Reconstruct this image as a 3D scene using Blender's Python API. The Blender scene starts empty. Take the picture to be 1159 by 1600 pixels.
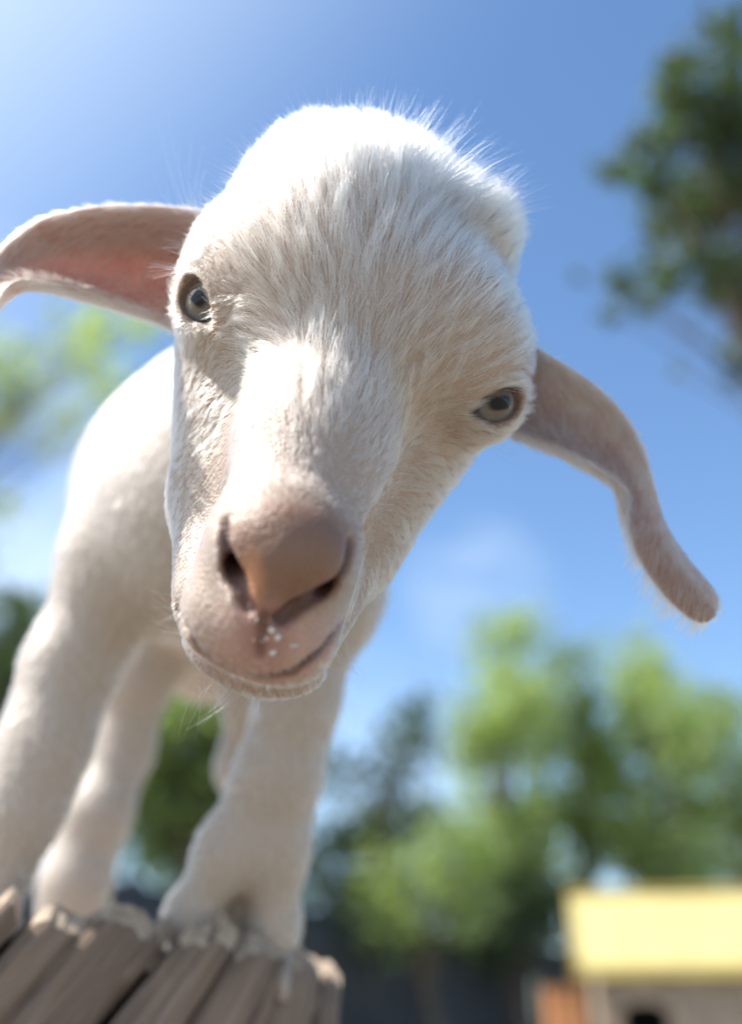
import bpy, math, random
import numpy as np
from mathutils import Matrix, Vector
rng = np.random.default_rng(7)
random.seed(7)
R = math.radians
scene = bpy.context.scene

# ------------------------------------------------------------ camera
CAM_H, PITCH = 0.45, R(26.7)
cam = bpy.data.cameras.new('camera')
cam.sensor_fit = 'HORIZONTAL'; cam.sensor_width = 24.0; cam.lens = 35.0
cam.clip_start = 0.02; cam.clip_end = 2000
cam.dof.use_dof = True; cam.dof.focus_distance = 0.338; cam.dof.aperture_fstop = 3.7
cam_ob = bpy.data.objects.new('camera', cam); scene.collection.objects.link(cam_ob)
cam_ob.location = (0, 0, CAM_H); cam_ob.rotation_euler = (R(90) + PITCH, 0, 0)
scene.camera = cam_ob
# camera axes expressed in the world, for placing measured points
CX = np.array([1, 0, 0.]); CY = np.array([0, -math.sin(PITCH), math.cos(PITCH)]); CZ = np.array([0, -math.cos(PITCH), -math.sin(PITCH)])
CAMPOS = np.array([0, 0, CAM_H])
FPX = 1159 * 35 / 24.0

# ------------------------------------------------------------ sky and sun
SUN_C = np.array([-0.60, 0.77, -0.25]); SUN_C /= np.linalg.norm(SUN_C)
SUN_W = SUN_C[0] * CX + SUN_C[1] * CY + SUN_C[2] * CZ
SUN_EL = math.asin(SUN_W[2]); SUN_AZ = math.atan2(SUN_W[0], SUN_W[1])
world = bpy.data.worlds.new('World'); scene.world = world; world.use_nodes = True
wn = world.node_tree.nodes; wl = world.node_tree.links
for n in list(wn): wn.remove(n)
sky = wn.new('ShaderNodeTexSky'); sky.sky_type = 'NISHITA'; sky.sun_disc = False
sky.sun_elevation = SUN_EL; sky.sun_rotation = SUN_AZ
sky.air_density = 1.0; sky.dust_density = .45; sky.ozone_density = 1.3; sky.altitude = 200
bg = wn.new('ShaderNodeBackground'); bg.inputs['Strength'].default_value = 0.13
wo = wn.new('ShaderNodeOutputWorld')
tc = wn.new('ShaderNodeTexCoord')
mp = wn.new('ShaderNodeMapping'); mp.inputs['Scale'].default_value = (1.0, 1.0, 2.2)
nz = wn.new('ShaderNodeTexNoise'); nz.inputs['Scale'].default_value = 3.1; nz.inputs['Detail'].default_value = 6; nz.inputs['Roughness'].default_value = .55
cr = wn.new('ShaderNodeValToRGB'); cr.color_ramp.elements[0].position = .3; cr.color_ramp.elements[1].position = .66
cr.color_ramp.elements[1].color = (.75, .75, .75, 1)
mixc = wn.new('ShaderNodeMix'); mixc.data_type = 'RGBA'
mixc.inputs['B'].default_value = (4.7, 5.5, 6.4, 1)
wl.new(tc.outputs['Generated'], mp.inputs[0]); wl.new(mp.outputs[0], nz.inputs['Vector']); wl.new(nz.outputs['Fac'], cr.inputs[0])
cloud_sum = None
for (cx_, cy_, wd_, am_) in ((745, 925, .9965, 1.0), (40, 840, .98, 1.0), (-60, 960, .96, .6), (60, 1010, .992, .6), (-500, 500, .93, .7), (560, 1240, .985, .35)):
    v_ = (cx_ - 579.5) / FPX * CX - (cy_ - 800) / FPX * CY - CZ; v_ = v_ / np.linalg.norm(v_)
    nm_ = wn.new('ShaderNodeVectorMath'); nm_.operation = 'NORMALIZE'; wl.new(tc.outputs['Generated'], nm_.inputs[0])
    dt_ = wn.new('ShaderNodeVectorMath'); dt_.operation = 'DOT_PRODUCT'; dt_.inputs[1].default_value = tuple(v_); wl.new(nm_.outputs[0], dt_.inputs[0])
    mr_ = wn.new('ShaderNodeMapRange'); mr_.interpolation_type = 'SMOOTHSTEP'; mr_.inputs[1].default_value = wd_; mr_.inputs[2].default_value = 1.0; mr_.inputs[4].default_value = am_
    wl.new(dt_.outputs['Value'], mr_.inputs[0])
    if cloud_sum is None: cloud_sum = mr_.outputs[0]
    else:
        ad_ = wn.new('ShaderNodeMath'); ad_.operation = 'MAXIMUM'; wl.new(cloud_sum, ad_.inputs[0]); wl.new(mr_.outputs[0], ad_.inputs[1]); cloud_sum = ad_.outputs[0]
ml_ = wn.new('ShaderNodeMath'); ml_.operation = 'MULTIPLY'; wl.new(cloud_sum, ml_.inputs[0]); wl.new(cr.outputs[0], ml_.inputs[1])
# glare towards the sun, painted into the sky as a pale gradient
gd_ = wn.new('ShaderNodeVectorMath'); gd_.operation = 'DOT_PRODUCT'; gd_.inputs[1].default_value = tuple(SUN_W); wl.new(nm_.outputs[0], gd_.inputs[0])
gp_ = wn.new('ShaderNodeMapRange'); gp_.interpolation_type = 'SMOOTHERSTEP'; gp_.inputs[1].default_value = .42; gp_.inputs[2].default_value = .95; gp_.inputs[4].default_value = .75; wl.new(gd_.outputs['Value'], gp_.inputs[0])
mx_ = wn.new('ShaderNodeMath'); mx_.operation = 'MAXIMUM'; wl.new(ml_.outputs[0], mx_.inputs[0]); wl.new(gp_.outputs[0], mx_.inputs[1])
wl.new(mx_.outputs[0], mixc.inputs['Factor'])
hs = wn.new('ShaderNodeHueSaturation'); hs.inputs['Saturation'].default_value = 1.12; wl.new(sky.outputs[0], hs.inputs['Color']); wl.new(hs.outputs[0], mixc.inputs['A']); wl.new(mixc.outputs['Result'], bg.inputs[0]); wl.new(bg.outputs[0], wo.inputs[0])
sun = bpy.data.lights.new('sun', 'SUN'); sun.energy = 5.0; sun.angle = R(.55); sun.color = (1, .95, .87)
sun_ob = bpy.data.objects.new('sun', sun); scene.collection.objects.link(sun_ob)
sun_ob.rotation_euler = Vector(SUN_W).to_track_quat('Z', 'Y').to_euler()
scene.view_settings.view_transform = 'Standard'; scene.view_settings.look = 'None'
scene.view_settings.gamma = 1; scene.view_settings.exposure = 0.92
scene.view_settings.use_curve_mapping = False
scene.cycles.max_bounces = 10; scene.cycles.diffuse_bounces = 4; scene.cycles.glossy_bounces = 3
scene.cycles.transmission_bounces = 8; scene.cycles.transparent_max_bounces = 8
scene.cycles.use_denoising = True
scene.cycles_curves.shape = 'RIBBONS'

# ------------------------------------------------------------ helpers
def P(px, py, D):
    """a point at depth D (mm) in viewing coordinates from measured position"""
    return np.array([(px - 579.5) / FPX * D, -(py - 800) / FPX * D, -D], float)
def toW(p):
    p = np.asarray(p, float) / 1000.0
    return CAMPOS + p[..., 0:1] * CX + p[..., 1:2] * CY + p[..., 2:3] * CZ
def dirW(d):
    return d[..., 0:1] * CX + d[..., 1:2] * CY + d[..., 2:3] * CZ

def link(o, parent=None):
    scene.collection.objects.link(o)
    if parent is not None: o.parent = parent
    return o
def tag(o, label=None, cat=None, group=None, kind=None):
    if label: o['label'] = label
    if cat: o['category'] = cat
    if group: o['group'] = group
    if kind: o['kind'] = kind
    return o
def mesh_obj(name, V, F, m, parent=None, org=(0, 0, 0), smooth=False):
    me = bpy.data.meshes.new(name)
    V = np.asarray(V, float) - np.asarray(org, float)
    me.from_pydata([tuple(v) for v in V.tolist()], [], [tuple(f) for f in (F.tolist() if hasattr(F, 'tolist') else F)])
    me.update()
    if smooth: me.shade_smooth()
    for mm in (m if isinstance(m, (list, tuple)) else [m]): me.materials.append(mm)
    o = bpy.data.objects.new(name, me); link(o, parent)
    if parent is None: o.location = org
    return o
def empty(name, loc):
    o = bpy.data.objects.new(name, None); link(o); o.location = loc; o.empty_display_size = .05
    return o

class NT:
    def __init__(s, name):
        s.m = bpy.data.materials.new(name); s.m.use_nodes = True
        s.n = s.m.node_tree.nodes; s.l = s.m.node_tree.links
        s.b = s.n['Principled BSDF']; s.out = s.n['Material Output']
    def new(s, t, **kw):
        x = s.n.new(t)
        for k, v in kw.items():
            if k in x.inputs.keys() if hasattr(x.inputs, 'keys') else False: x.inputs[k].default_value = v
            else: setattr(x, k, v)
        return x
    def noise(s, scale, detail=4, rough=.55, vec=None, obj=True):
        t = s.n.new('ShaderNodeTexNoise'); t.inputs['Scale'].default_value = scale; t.inputs['Detail'].default_value = detail; t.inputs['Roughness'].default_value = rough
        if vec is None:
            c = s.n.new('ShaderNodeTexCoord'); vec = c.outputs['Object']
        s.l.new(vec, t.inputs['Vector']); return t
    def mapping(s, scale, rot=(0, 0, 0)):
        c = s.n.new('ShaderNodeTexCoord'); m = s.n.new('ShaderNodeMapping')
        m.inputs['Scale'].default_value = scale; m.inputs['Rotation'].default_value = rot
        s.l.new(c.outputs['Object'], m.inputs[0]); return m.outputs[0]
    def ramp(s, fac, stops):
        r = s.n.new('ShaderNodeValToRGB'); e = r.color_ramp.elements
        while len(e) < len(stops): e.new(.5)
        for i, (p, c) in enumerate(stops):
            e[i].position = p; e[i].color = (*c, 1)
        s.l.new(fac, r.inputs[0]); return r.outputs[0]
    def mix(s, fac, a, b, mode='MIX'):
        x = s.n.new('ShaderNodeMix'); x.data_type = 'RGBA'; x.blend_type = mode
        for sock, v in (('Factor', fac), ('A', a), ('B', b)):
            if isinstance(v, (int, float)): x.inputs[sock].default_value = v
            elif isinstance(v, tuple): x.inputs[sock].default_value = (*v, 1)
            else: s.l.new(v, x.inputs[sock])
        return x.outputs['Result']
    def bump(s, h, strength=.4, dist=.002):
        b = s.n.new('ShaderNodeBump'); b.inputs['Strength'].default_value = strength; b.inputs['Distance'].default_value = dist
        s.l.new(h, b.inputs['Height']); s.l.new(b.outputs[0], s.b.inputs['Normal']); return b

# ------------------------------------------------------------ signed distance body
def d_ell(p, c, r, Rm=None):
    q = p - c
    if Rm is not None: q = q @ Rm
    r = np.asarray(r, float)
    k0 = np.linalg.norm(q / r, axis=-1); k1 = np.linalg.norm(q / (r * r), axis=-1)
    return k0 * (k0 - 1.0) / np.maximum(k1, 1e-9)
def d_cone(p, a, b, r1, r2):
    ba = b - a; l2 = ba @ ba; rr = r1 - r2; a2 = l2 - rr * rr; il2 = 1.0 / l2
    pa = p - a; y = pa @ ba; z = y - l2
    x2 = ((pa * l2 - y[:, None] * ba) ** 2).sum(-1)
    y2 = y * y * l2; z2 = z * z * l2
    k = np.sign(rr) * rr * rr * x2
    d = (np.sqrt(x2 * a2 * il2) + y * rr) * il2 - r1
    c1 = np.sign(z) * a2 * z2 > k
    c2 = np.sign(y) * a2 * y2 < k
    d = np.where(c2, np.sqrt(x2 + y2) * il2 - r1, d)
    d = np.where(c1, np.sqrt(x2 + z2) * il2 - r2, d)
    return d
def smin(a, b, k):
    h = np.maximum(k - np.abs(a - b), 0) / k
    return np.minimum(a, b) - h * h * k * .25
def smax(a, b, k): return -smin(-a, -b, k)

CR, SR = math.cos(R(19.3)), math.sin(R(19.3))
def Hp(u, v): return (539 + CR * u - SR * v, 547 + SR * u + CR * v)
def H(u, v, D):
    a, b = Hp(u, v); return P(a, b, D)
HX = np.array([CR, -SR, 0]); HY = np.array([SR, CR, 0]); HZ = np.array([0, 0, 1.])
def HR(pitch=0, roll=0, yaw=0):
    B = np.stack([HX, HY, HZ], 1)
    m = Matrix.Rotation(R(yaw), 3, 'Y') @ Matrix.Rotation(R(pitch), 3, 'X') @ Matrix.Rotation(R(roll), 3, 'Z')
    return B @ np.array(m)

EYE = {-1: P(336, 482, 364), 1: P(758, 630, 364)}
EYE_R = 10.0
PRIMS = []
def ell(c, r, k=12, Rm=None, op='u'): PRIMS.append((op, k, 'e', (c, r, HR() if Rm is None else Rm)))
def cone(a, b, r1, r2, k=12, op='u'): PRIMS.append((op, k, 'c', (a, b, r1, r2)))

#  -- head
ell(H(-10, -102, 402), (51, 47, 54), 1)                     # skull
ell(H(-66, -164, 392), (31, 24, 41), 20)                    # poll
for s in (-1, 1):
    ell(H(s * 118 + 4, -208 - 22 * (s > 0), 384), (14, 12.5, 16), 22)        # horn buds
    ell(H(s * 188 + 4, -66, 369), (20, 19, 19), 18, HR(0, s * -25))            # brow
    ell(H(s * 98 - 4, -72, 359), (27, 28, 19), 15)          # frontal bone
    cone(H(s * 148, 30, 383), H(s * 97, 285, 374), 23, 18, 12)  # jaw side
    cone(H(s * 97, 285, 374), H(s * 68 + 8, 430, 340), 18, 13, 10)
    cone(H(s * 165, 60, 386), H(s * 84, 230, 367), 12, 13, 18)  # cheek bone under the eye
cone(H(-5, -20, 366), H(0, 150, 336), 24, 18, 26)           # bridge
cone(H(0, 150, 336), H(10, 300, 309), 18, 19.5, 22)
cone(H(0, 100, 392), H(5, 430, 346), 33, 20, 14)            # core of the jaw
# muzzle
for s in (-1, 1):
    ell(H(13 + s * 60, 380, 311), (11.5, 23, 19), 10)         # lip pads
    ell(H(17 + s * 35, 452, 304), (14.5, 12, 16), 9)
ell(H(16, 470, 303), (17, 8.5, 15), 8)
ell(H(13, 322, 296), (19, 19, 15), 5, HR(-28))              # nose pad
ell(H(10, 392, 290), (8, 12, 7.5), 9, HR(-15))
# mouth line, chin and lower lip
ell(H(22, 488, 328), (22.5, 12, 21), 4, HR(10))
# -- neck, chest, body, legs
cone(H(20, -40, 440), P(400, 760, 545), 50, 62, 30)
ell(P(350, 820, 575), (70, 62, 78), 36, np.eye(3))
cone(P(352, 640, 625), P(335, 790, 630), 38, 64, 40)
cone(P(330, 780, 640), P(345, 930, 900), 74, 66, 40)        # barrel
ell(P(350, 970, 930), (78, 70, 75), 40, np.eye(3))
cone(P(240, 760, 590), P(196, 880, 560), 28, 27, 22)        # shoulder
cone(P(485, 850, 560), P(508, 930, 560), 32, 27, 22)
FEETP = []
DECK_MM = 22.0
def to_deck(p, up):                                         # straight down in the world to a height above the deck
    z = p[1] * math.cos(PITCH) - p[2] * math.sin(PITCH); h = z - (DECK_MM + up)
    return p + h * np.array([0, -math.cos(PITCH), math.sin(PITCH)])
def foot(p, r):
    a = P(*p); b = to_deck(a, 30); cone(a, b, r, r * .92, 8); FEETP.append((b, r))
def leg(pts, k=22):
    for (a, b) in zip(pts[:-1], pts[1:]):
        cone(P(*a[:3]), P(*b[:3]), a[3], b[3], k)
leg([(182, 890, 555, 26), (108, 1045, 540, 19), (70, 1165, 525, 17.5), (30, 1265, 515, 16), (-4, 1350, 508, 16)], 22)
leg([(512, 925, 560, 27), (462, 1100, 548, 16), (415, 1215, 540, 13.5), (358, 1325, 534, 13), (300, 1430, 528, 12)], 16)
leg([(470, 1080, 550, 15), (448, 1210, 545, 14), (434, 1320, 542, 13), (428, 1445, 540, 12.5)], 16)
ell(P(402, 1310, 540), (8, 16, 10), 12, np.eye(3)); cone(P(392, 1330, 548), P(362, 1460, 550), 10, 12, 5)
leg([(250, 960, 830, 42), (213, 1060, 800, 23), (190, 1170, 790, 19), (152, 1270, 765, 20), (118, 1380, 750, 20), (108, 1440, 745, 20)])
leg([(420, 960, 850, 38), (400, 1090, 820, 20), (378, 1200, 815, 15), (400, 1300, 800, 15), (425, 1440, 790, 16)])
foot((-8, 1350, 508), 15.5); foot((296, 1430, 528), 11.5); foot((430, 1445, 540), 11); foot((108, 1440, 745), 19); foot((425, 1440, 790), 15)
def bound(t, a):
    if t == 'e': return a[0], float(max(a[1]))
    if t == 'c': return (a[0] + a[1]) / 2, float(np.linalg.norm(a[0] - a[1]) / 2 + max(a[2], a[3]))
    return a[0], 24.0
BOUNDS = None

def sdf(P0):
    D = np.full(len(P0), 1e3)
    for op, k, t, a in PRIMS:
        bc, br = bound(t, a)
        far = np.linalg.norm(P0 - bc, axis=1) - br
        m = far < (D + k if op == 'u' else k - D)
        if t == 'e' and op == 'u': m |= far < (D + k) * 1.0 + 10
        if not m.any(): continue
        p = P0[m]; d = D[m]
        if t == 'e': e = d_ell(p, *a)
        elif t == 'c': e = d_cone(p, *a)
        D[m] = smin(d, e, k) if op == 'u' else smax(d, -e, k)
    return D
for s in (-1, 1):                                           # flesh round the eyeballs with an opening for each
    ax = HX * s * (.55 if s < 0 else .42) + HY * .03 + HZ * .85; ax /= np.linalg.norm(ax)
    sx = np.cross(HY, ax); sx /= np.linalg.norm(sx); sy = np.cross(ax, sx); ta = R(38) * s
    sx, sy = sx * math.cos(ta) + sy * math.sin(ta), sy * math.cos(ta) - sx * math.sin(ta); Rm = np.stack([sx, sy, ax], 1)
    ell(EYE[s] - ax * .6, (EYE_R + 2.4,) * 3, 12)
    ell(EYE[s] + ax * 10.5, (10.0, 6.9 if s < 0 else 5.9, 7.0), 1.5, Rm, 's')
    ell(EYE[s] + ax * 9.0 - sx * s * 8.0, (3.6, 2.0, 3.5), 2.0, Rm, 's')
def surf(px, py, d0=240.0):
    """nearest point of the body seen from the viewpoint through a measured position"""
    u = P(px, py, 1.0); n = np.linalg.norm(u); t = d0
    for _ in range(60):
        d = sdf(np.array([u * t]))[0]
        t += max(d, 0.02) / n * .7
        if d < .05: break
    return u * t
def surf_n(px, py):
    u = np.stack([(px - 579.5) / FPX, -(py - 800) / FPX, -np.ones(len(px))], 1); n = np.linalg.norm(u, axis=1); t = np.full(len(px), 240.0)
    for _ in range(45):
        d = sdf(u * t[:, None]); t = np.where(d > .05, np.minimum(t + np.maximum(d, .02) / n * .75, 900), t)
    return u * t[:, None]
def groove(pts, rs, back, k=2.5):
    t = np.arange(len(pts)); tt = np.linspace(0, len(pts) - 1, (len(pts) - 1) * 8 + 1)
    xs = np.interp(tt, t, [p[0] for p in pts]); ys = np.interp(tt, t, [p[1] for p in pts]); rs = np.interp(tt, t, rs)
    q = [surf(x, y) + np.array([0, 0, -back]) for x, y in zip(xs, ys)]
    for i in range(len(q) - 1): cone(q[i], q[i + 1], rs[i], rs[i + 1], k, 's')
NB = len(PRIMS)
gl = [(349, 812), (350, 850), (361, 893), (393, 946)]
gr = [(552, 842), (537, 882), (502, 922), (442, 964)]
ql = [surf(*p) for p in gl]; qr = [surf(*p) for p in gr]
groove(gl, [.6, 1.6, 2.7, 2.3], .8, 2.5); groove(gr, [.6, 1.8, 3.2, 2.9], 1.0, 2.5)
c0 = surf(447, 868); c1 = surf(418, 915)
ell(c0 + np.array([0, 2, -7.2]), (14.5, 11.5, 9.0), 3.5, HR(-12, -4)); cone(c0 + np.array([-.5, -2, -5.0]), c1 + np.array([0, -1.5, -4.2]), 7.0, 4.2, 4)
for q in (ql, qr): cone(q[2] + np.array([0, -1, -2]), q[2] + np.array([0, 6, -17]), 2.9, 2.2, 3, 's')
cone(c1 + np.array([0, -1, -4.5]), P(411, 940, -c1[2] + 5.5) , 4.2, 2.2, 2)
MOUTH = [(272, 930), (284, 975), (316, 1022), (362, 1050), (410, 1061), (455, 1052), (500, 1018), (542, 962)]
groove(MOUTH, [.6, 1.3, 1.7, 1.8, 1.7, 1.4, 1.0, .6], 1.3, 1.6)
groove([(414, 960), (409, 990), (405, 1030)], [.7, .8, .5], .2, 2)
def sdf_b(p, n=400000):
    return np.concatenate([sdf(p[i:i + n]) for i in range(0, len(p), n)])
def grad(p, h=.35):
    g = np.zeros_like(p)
    for i in range(3):
        e = np.zeros(3); e[i] = h
        g[:, i] = sdf_b(p + e) - sdf_b(p - e)
    return g / np.maximum(np.linalg.norm(g, axis=1, keepdims=True), 1e-9)
def surface_nets(lo, hi, h):
    n = np.ceil((hi - lo) / h).astype(int) + 1
    n = (n // 4 + 1) * 4 + 1
    nc = (n - 1) // 4 + 1
    ax = [lo[i] + np.arange(nc[i]) * 4 * h for i in range(3)]
    G = np.stack(np.meshgrid(*ax, indexing='ij'), -1).reshape(-1, 3)
    D = sdf_b(G).reshape(nc)
    near = np.abs(D) < 4 * h * 1.9
    act = np.zeros(n, bool); full = np.repeat(np.repeat(np.repeat(D, 4, 0), 4, 1), 4, 2)[:n[0], :n[1], :n[2]].astype(np.float32)
    for dx in range(-4, 5):                                 # widen the band to fine nodes
        pass
    idx = np.argwhere(near)
    off = np.stack(np.meshgrid(*[np.arange(-2, 3)] * 3, indexing='ij'), -1).reshape(-1, 3)
    for o in off:
        q = idx * 4 + o
        ok = ((q >= 0) & (q < n)).all(1); q = q[ok]
        act[q[:, 0], q[:, 1], q[:, 2]] = True
    ii = np.argwhere(act)
    full[act] = sdf_b(lo + ii * h)
    S = full < 0
    c = n - 1
    cnt = np.zeros(c, np.int8); acc = np.zeros((*c, 3), np.float32)
    corners = [(i, j, k) for i in (0, 1) for j in (0, 1) for k in (0, 1)]
    def sub(A, o): return A[o[0]:o[0] + c[0], o[1]:o[1] + c[1], o[2]:o[2] + c[2]]
    for a in corners:
        for axx in range(3):
            if a[axx]: continue
            b = list(a); b[axx] = 1; b = tuple(b)
            cross = sub(S, a) != sub(S, b)
            da = sub(full, a)[cross]; db = sub(full, b)[cross]; t = da / (da - db)
            pos = np.tile(np.array(a, np.float32), (len(t), 1)); pos[:, axx] = t
            acc[cross] += pos; cnt[cross] += 1
    cells = cnt > 0
    vid = np.full(c, -1, np.int64); ci = np.argwhere(cells); vid[cells] = np.arange(len(ci))
    V = lo + (ci + acc[cells] / cnt[cells][:, None]) * h
    F = []
    for axx in range(3):
        u, v = [(1, 2), (2, 0), (0, 1)][axx]
        sl = [slice(1, n[i] - 1) for i in range(3)]; sl[axx] = slice(0, n[axx] - 1)
        s2 = list(sl); s2[axx] = slice(1, n[axx])
        A = S[tuple(sl)]; B = S[tuple(s2)]
        e = np.argwhere(A != B); st = np.array([s.start for s in sl]); inside = A[A != B]
        e = e + st
        def cell(du, dv):
            q = e.copy(); q[:, u] -= du; q[:, v] -= dv; return vid[q[:, 0], q[:, 1], q[:, 2]]
        Q = np.stack([cell(1, 1), cell(0, 1), cell(0, 0), cell(1, 0)], 1)
        Q[~inside] = Q[~inside][:, ::-1]
        F.append(Q)
    return V, np.concatenate(F)
def subdivide(V, F, sel=None):
    """split quads (only faces in sel, leaving tris/ngons out: whole-mesh or region on closed quads)"""
    E = np.concatenate([F[:, [0, 1]], F[:, [1, 2]], F[:, [2, 3]], F[:, [3, 0]]]); Es = np.sort(E, 1)
    key = Es[:, 0] * (len(V) + 1) + Es[:, 1]
    uk, inv = np.unique(key, return_inverse=True)
    a = uk // (len(V) + 1); b = uk % (len(V) + 1)
    mid = (V[a] + V[b]) / 2; fc = V[F].mean(1)
    nE = len(uk); nV = len(V); nF = len(F)
    e = inv.reshape(4, nF) + nV; f = np.arange(nF) + nV + nE
    V2 = np.concatenate([V, mid, fc])
    F2 = np.concatenate([np.stack([F[:, i], e[i], f, e[(i + 3) % 4]], 1) for i in range(4)])
    return V2, F2
def project(V, it=3):
    for _ in range(it):
        d = sdf_b(V); g = grad(V)
        V = V - g * np.clip(d, -2, 2)[:, None]
    return V

V, F = surface_nets(np.array([-290., -420., -1060.]), np.array([150., 190., -265.]), 3.0)
V = project(V, 1)
headF = V[F].mean(1)[:, 2] > -430
def subdivide_sel(V, F, Fr, sel):
    """split the chosen quads in four; faces along the border take the new edge vertex"""
    Fs = F[sel]
    V2, Fn = subdivide(V, Fs)
    nV = len(V)
    E = np.concatenate([Fs[:, [0, 1]], Fs[:, [1, 2]], Fs[:, [2, 3]], Fs[:, [3, 0]]]); Es = np.sort(E, 1)
    key = np.unique(Es[:, 0] * (nV + 1) + Es[:, 1])
    touched = np.zeros(nV, bool); touched[Fs.ravel()] = True
    kd = {int(k): i + nV for i, k in enumerate(key)}
    out = []
    for f in F[~sel].tolist() + Fr:
        if not any(touched[i] for i in f): out.append(f); continue
        g = []
        for i in range(len(f)):
            a, b = f[i], f[(i + 1) % len(f)]; g.append(a)
            m = kd.get(min(a, b) * (nV + 1) + max(a, b))
            if m is not None: g.append(m)
        out.append(g)
    return V2, Fn, out
V, Fh, Fr = subdivide_sel(V, F, [], headF)
V = project(V, 2)
c = V[Fh].mean(1)
fine = (c[:, 2] > -335) & (c[:, 1] < -5)
for s in (-1, 1): fine |= np.linalg.norm(c - EYE[s], axis=1) < 17
V, Fh2, Fr = subdivide_sel(V, Fh, Fr, fine)
Fh = np.concatenate([Fh2, np.array([f for f in Fr if len(f) == 4])]); Fr = [f for f in Fr if len(f) != 4]
V = project(V, 2)
N = grad(V)
FEET = toW(P(330, 1430, 560)); FEET = np.array([-0.06, 0.6, CAM_H + .06])
HEADFACES = Fh
#CLAYSTOP

# ------------------------------------------------------------ materials
def pix(p): return np.stack([579.5 + p[:, 0] / -p[:, 2] * FPX, 800 - p[:, 1] / -p[:, 2] * FPX], 1)
def m_skin():
    t = NT('goat_skin'); a = t.n.new('ShaderNodeAttribute'); a.attribute_name = 'tint'
    nzz = t.noise(900, 3); c = t.mix(.35, a.outputs['Color'], t.ramp(nzz.outputs['Fac'], [(.3, (.55, .5, .48)), (.7, (1, 1, 1))]), 'MULTIPLY')
    t.l.new(c, t.b.inputs['Base Color']); t.b.inputs['Roughness'].default_value = .5
    t.b.inputs['Subsurface Weight'].default_value = .35; t.b.inputs['Subsurface Radius'].default_value = (1, .35, .2); t.b.inputs['Subsurface Scale'].default_value = .004
    vo = t.n.new('ShaderNodeTexVoronoi'); vo.inputs['Scale'].default_value = 850; tcx = t.n.new('ShaderNodeTexCoord'); t.l.new(tcx.outputs['Object'], vo.inputs['Vector'])
    ad = t.n.new('ShaderNodeMath'); ad.operation = 'ADD'; t.l.new(vo.outputs['Distance'], ad.inputs[0]); t.l.new(t.noise(300, 5).outputs['Fac'], ad.inputs[1])
    t.bump(ad.outputs[0], .55, .0006)
    return t.m
def m_hair(name, rough=.32, rr=.32):
    t = NT(name); h = t.n.new('ShaderNodeBsdfHairPrincipled'); h.parametrization = 'COLOR'
    a = t.n.new('ShaderNodeAttribute'); a.attribute_name = 'tint'
    t.l.new(a.outputs['Color'], h.inputs['Color'])
    h.inputs['Roughness'].default_value = rough; h.inputs['Radial Roughness'].default_value = .45
    h.inputs['Coat'].default_value = 0; h.inputs['Random Roughness'].default_value = .2
    t.l.new(h.outputs[0], t.out.inputs[0]); t.n.remove(t.b); return t.m
def m_eye():
    t = NT('eye_surface'); c = t.n.new('ShaderNodeTexCoord'); sp = t.n.new('ShaderNodeSeparateXYZ'); t.l.new(c.outputs['Object'], sp.inputs[0])
    def mth(op, a, b=None):
        x = t.n.new('ShaderNodeMath'); x.operation = op
        for i, v in enumerate((a, b)):
            if v is None: continue
            if isinstance(v, (int, float)): x.inputs[i].default_value = v
            else: t.l.new(v, x.inputs[i])
        return x.outputs[0]
    X = mth('MULTIPLY', sp.outputs[0], 1000); Y = mth('MULTIPLY', sp.outputs[1], 1000)
    r = mth('SQRT', mth('ADD', mth('POWER', X, 2), mth('POWER', Y, 2)))
    pr = mth('ADD', mth('POWER', mth('ABSOLUTE', mth('DIVIDE', X, 4.3)), 3.0), mth('POWER', mth('ABSOLUTE', mth('DIVIDE', Y, 2.5)), 3.0))
    ang = mth('ARCTAN2', Y, X)
    cb = t.n.new('ShaderNodeCombineXYZ'); t.l.new(mth('MULTIPLY', ang, 9), cb.inputs[0]); t.l.new(mth('MULTIPLY', r, .35), cb.inputs[1])
    nf = t.noise(1.6, 5, .7, cb.outputs[0])
    iris = t.ramp(mth('DIVIDE', r, 8), [(0, (.08, .065, .05)), (.45, (.165, .135, .105)), (.82, (.155, .16, .17)), (1, (.05, .035, .03))])
    iris = t.mix(.6, iris, t.ramp(nf.outputs['Fac'], [(.3, (.45, .45, .5)), (.7, (1.15, 1.1, 1.05))]), 'MULTIPLY')
    pm = t.n.new('ShaderNodeMapRange'); t.l.new(pr, pm.inputs[0]); pm.inputs[1].default_value = .45; pm.inputs[2].default_value = 1.4; pm.inputs[3].default_value = 1; pm.inputs[4].default_value = 0
    col = t.mix(pm.outputs[0], iris, (.006, .007, .012))
    t.l.new(col, t.b.inputs['Base Color']); t.b.inputs['Roughness'].default_value = .25
    t.b.inputs['Coat Weight'].default_value = 1; t.b.inputs['Coat Roughness'].default_value = .02; t.b.inputs['Coat IOR'].default_value = 1.33; t.b.inputs['Specular IOR Level'].default_value = 0.0
    return t.m
M_SKIN = m_skin(); M_HAIR = m_hair('goat_hair'); M_EYE = m_eye()
def simple(name, col, rough=.8, scale=6, var=.25, bump=0., bscale=None):
    t = NT(name); n = t.noise(scale, 5)
    lo = tuple(c * (1 - var) for c in col); hi = tuple(min(1, c * (1 + var)) for c in col)
    t.l.new(t.ramp(n.outputs['Fac'], [(.3, lo), (.7, hi)]), t.b.inputs['Base Color']); t.b.inputs['Roughness'].default_value = rough
    if bump: t.bump(t.noise(bscale or scale * 4, 5).outputs['Fac'], bump, .01)
    return t.m
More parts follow.
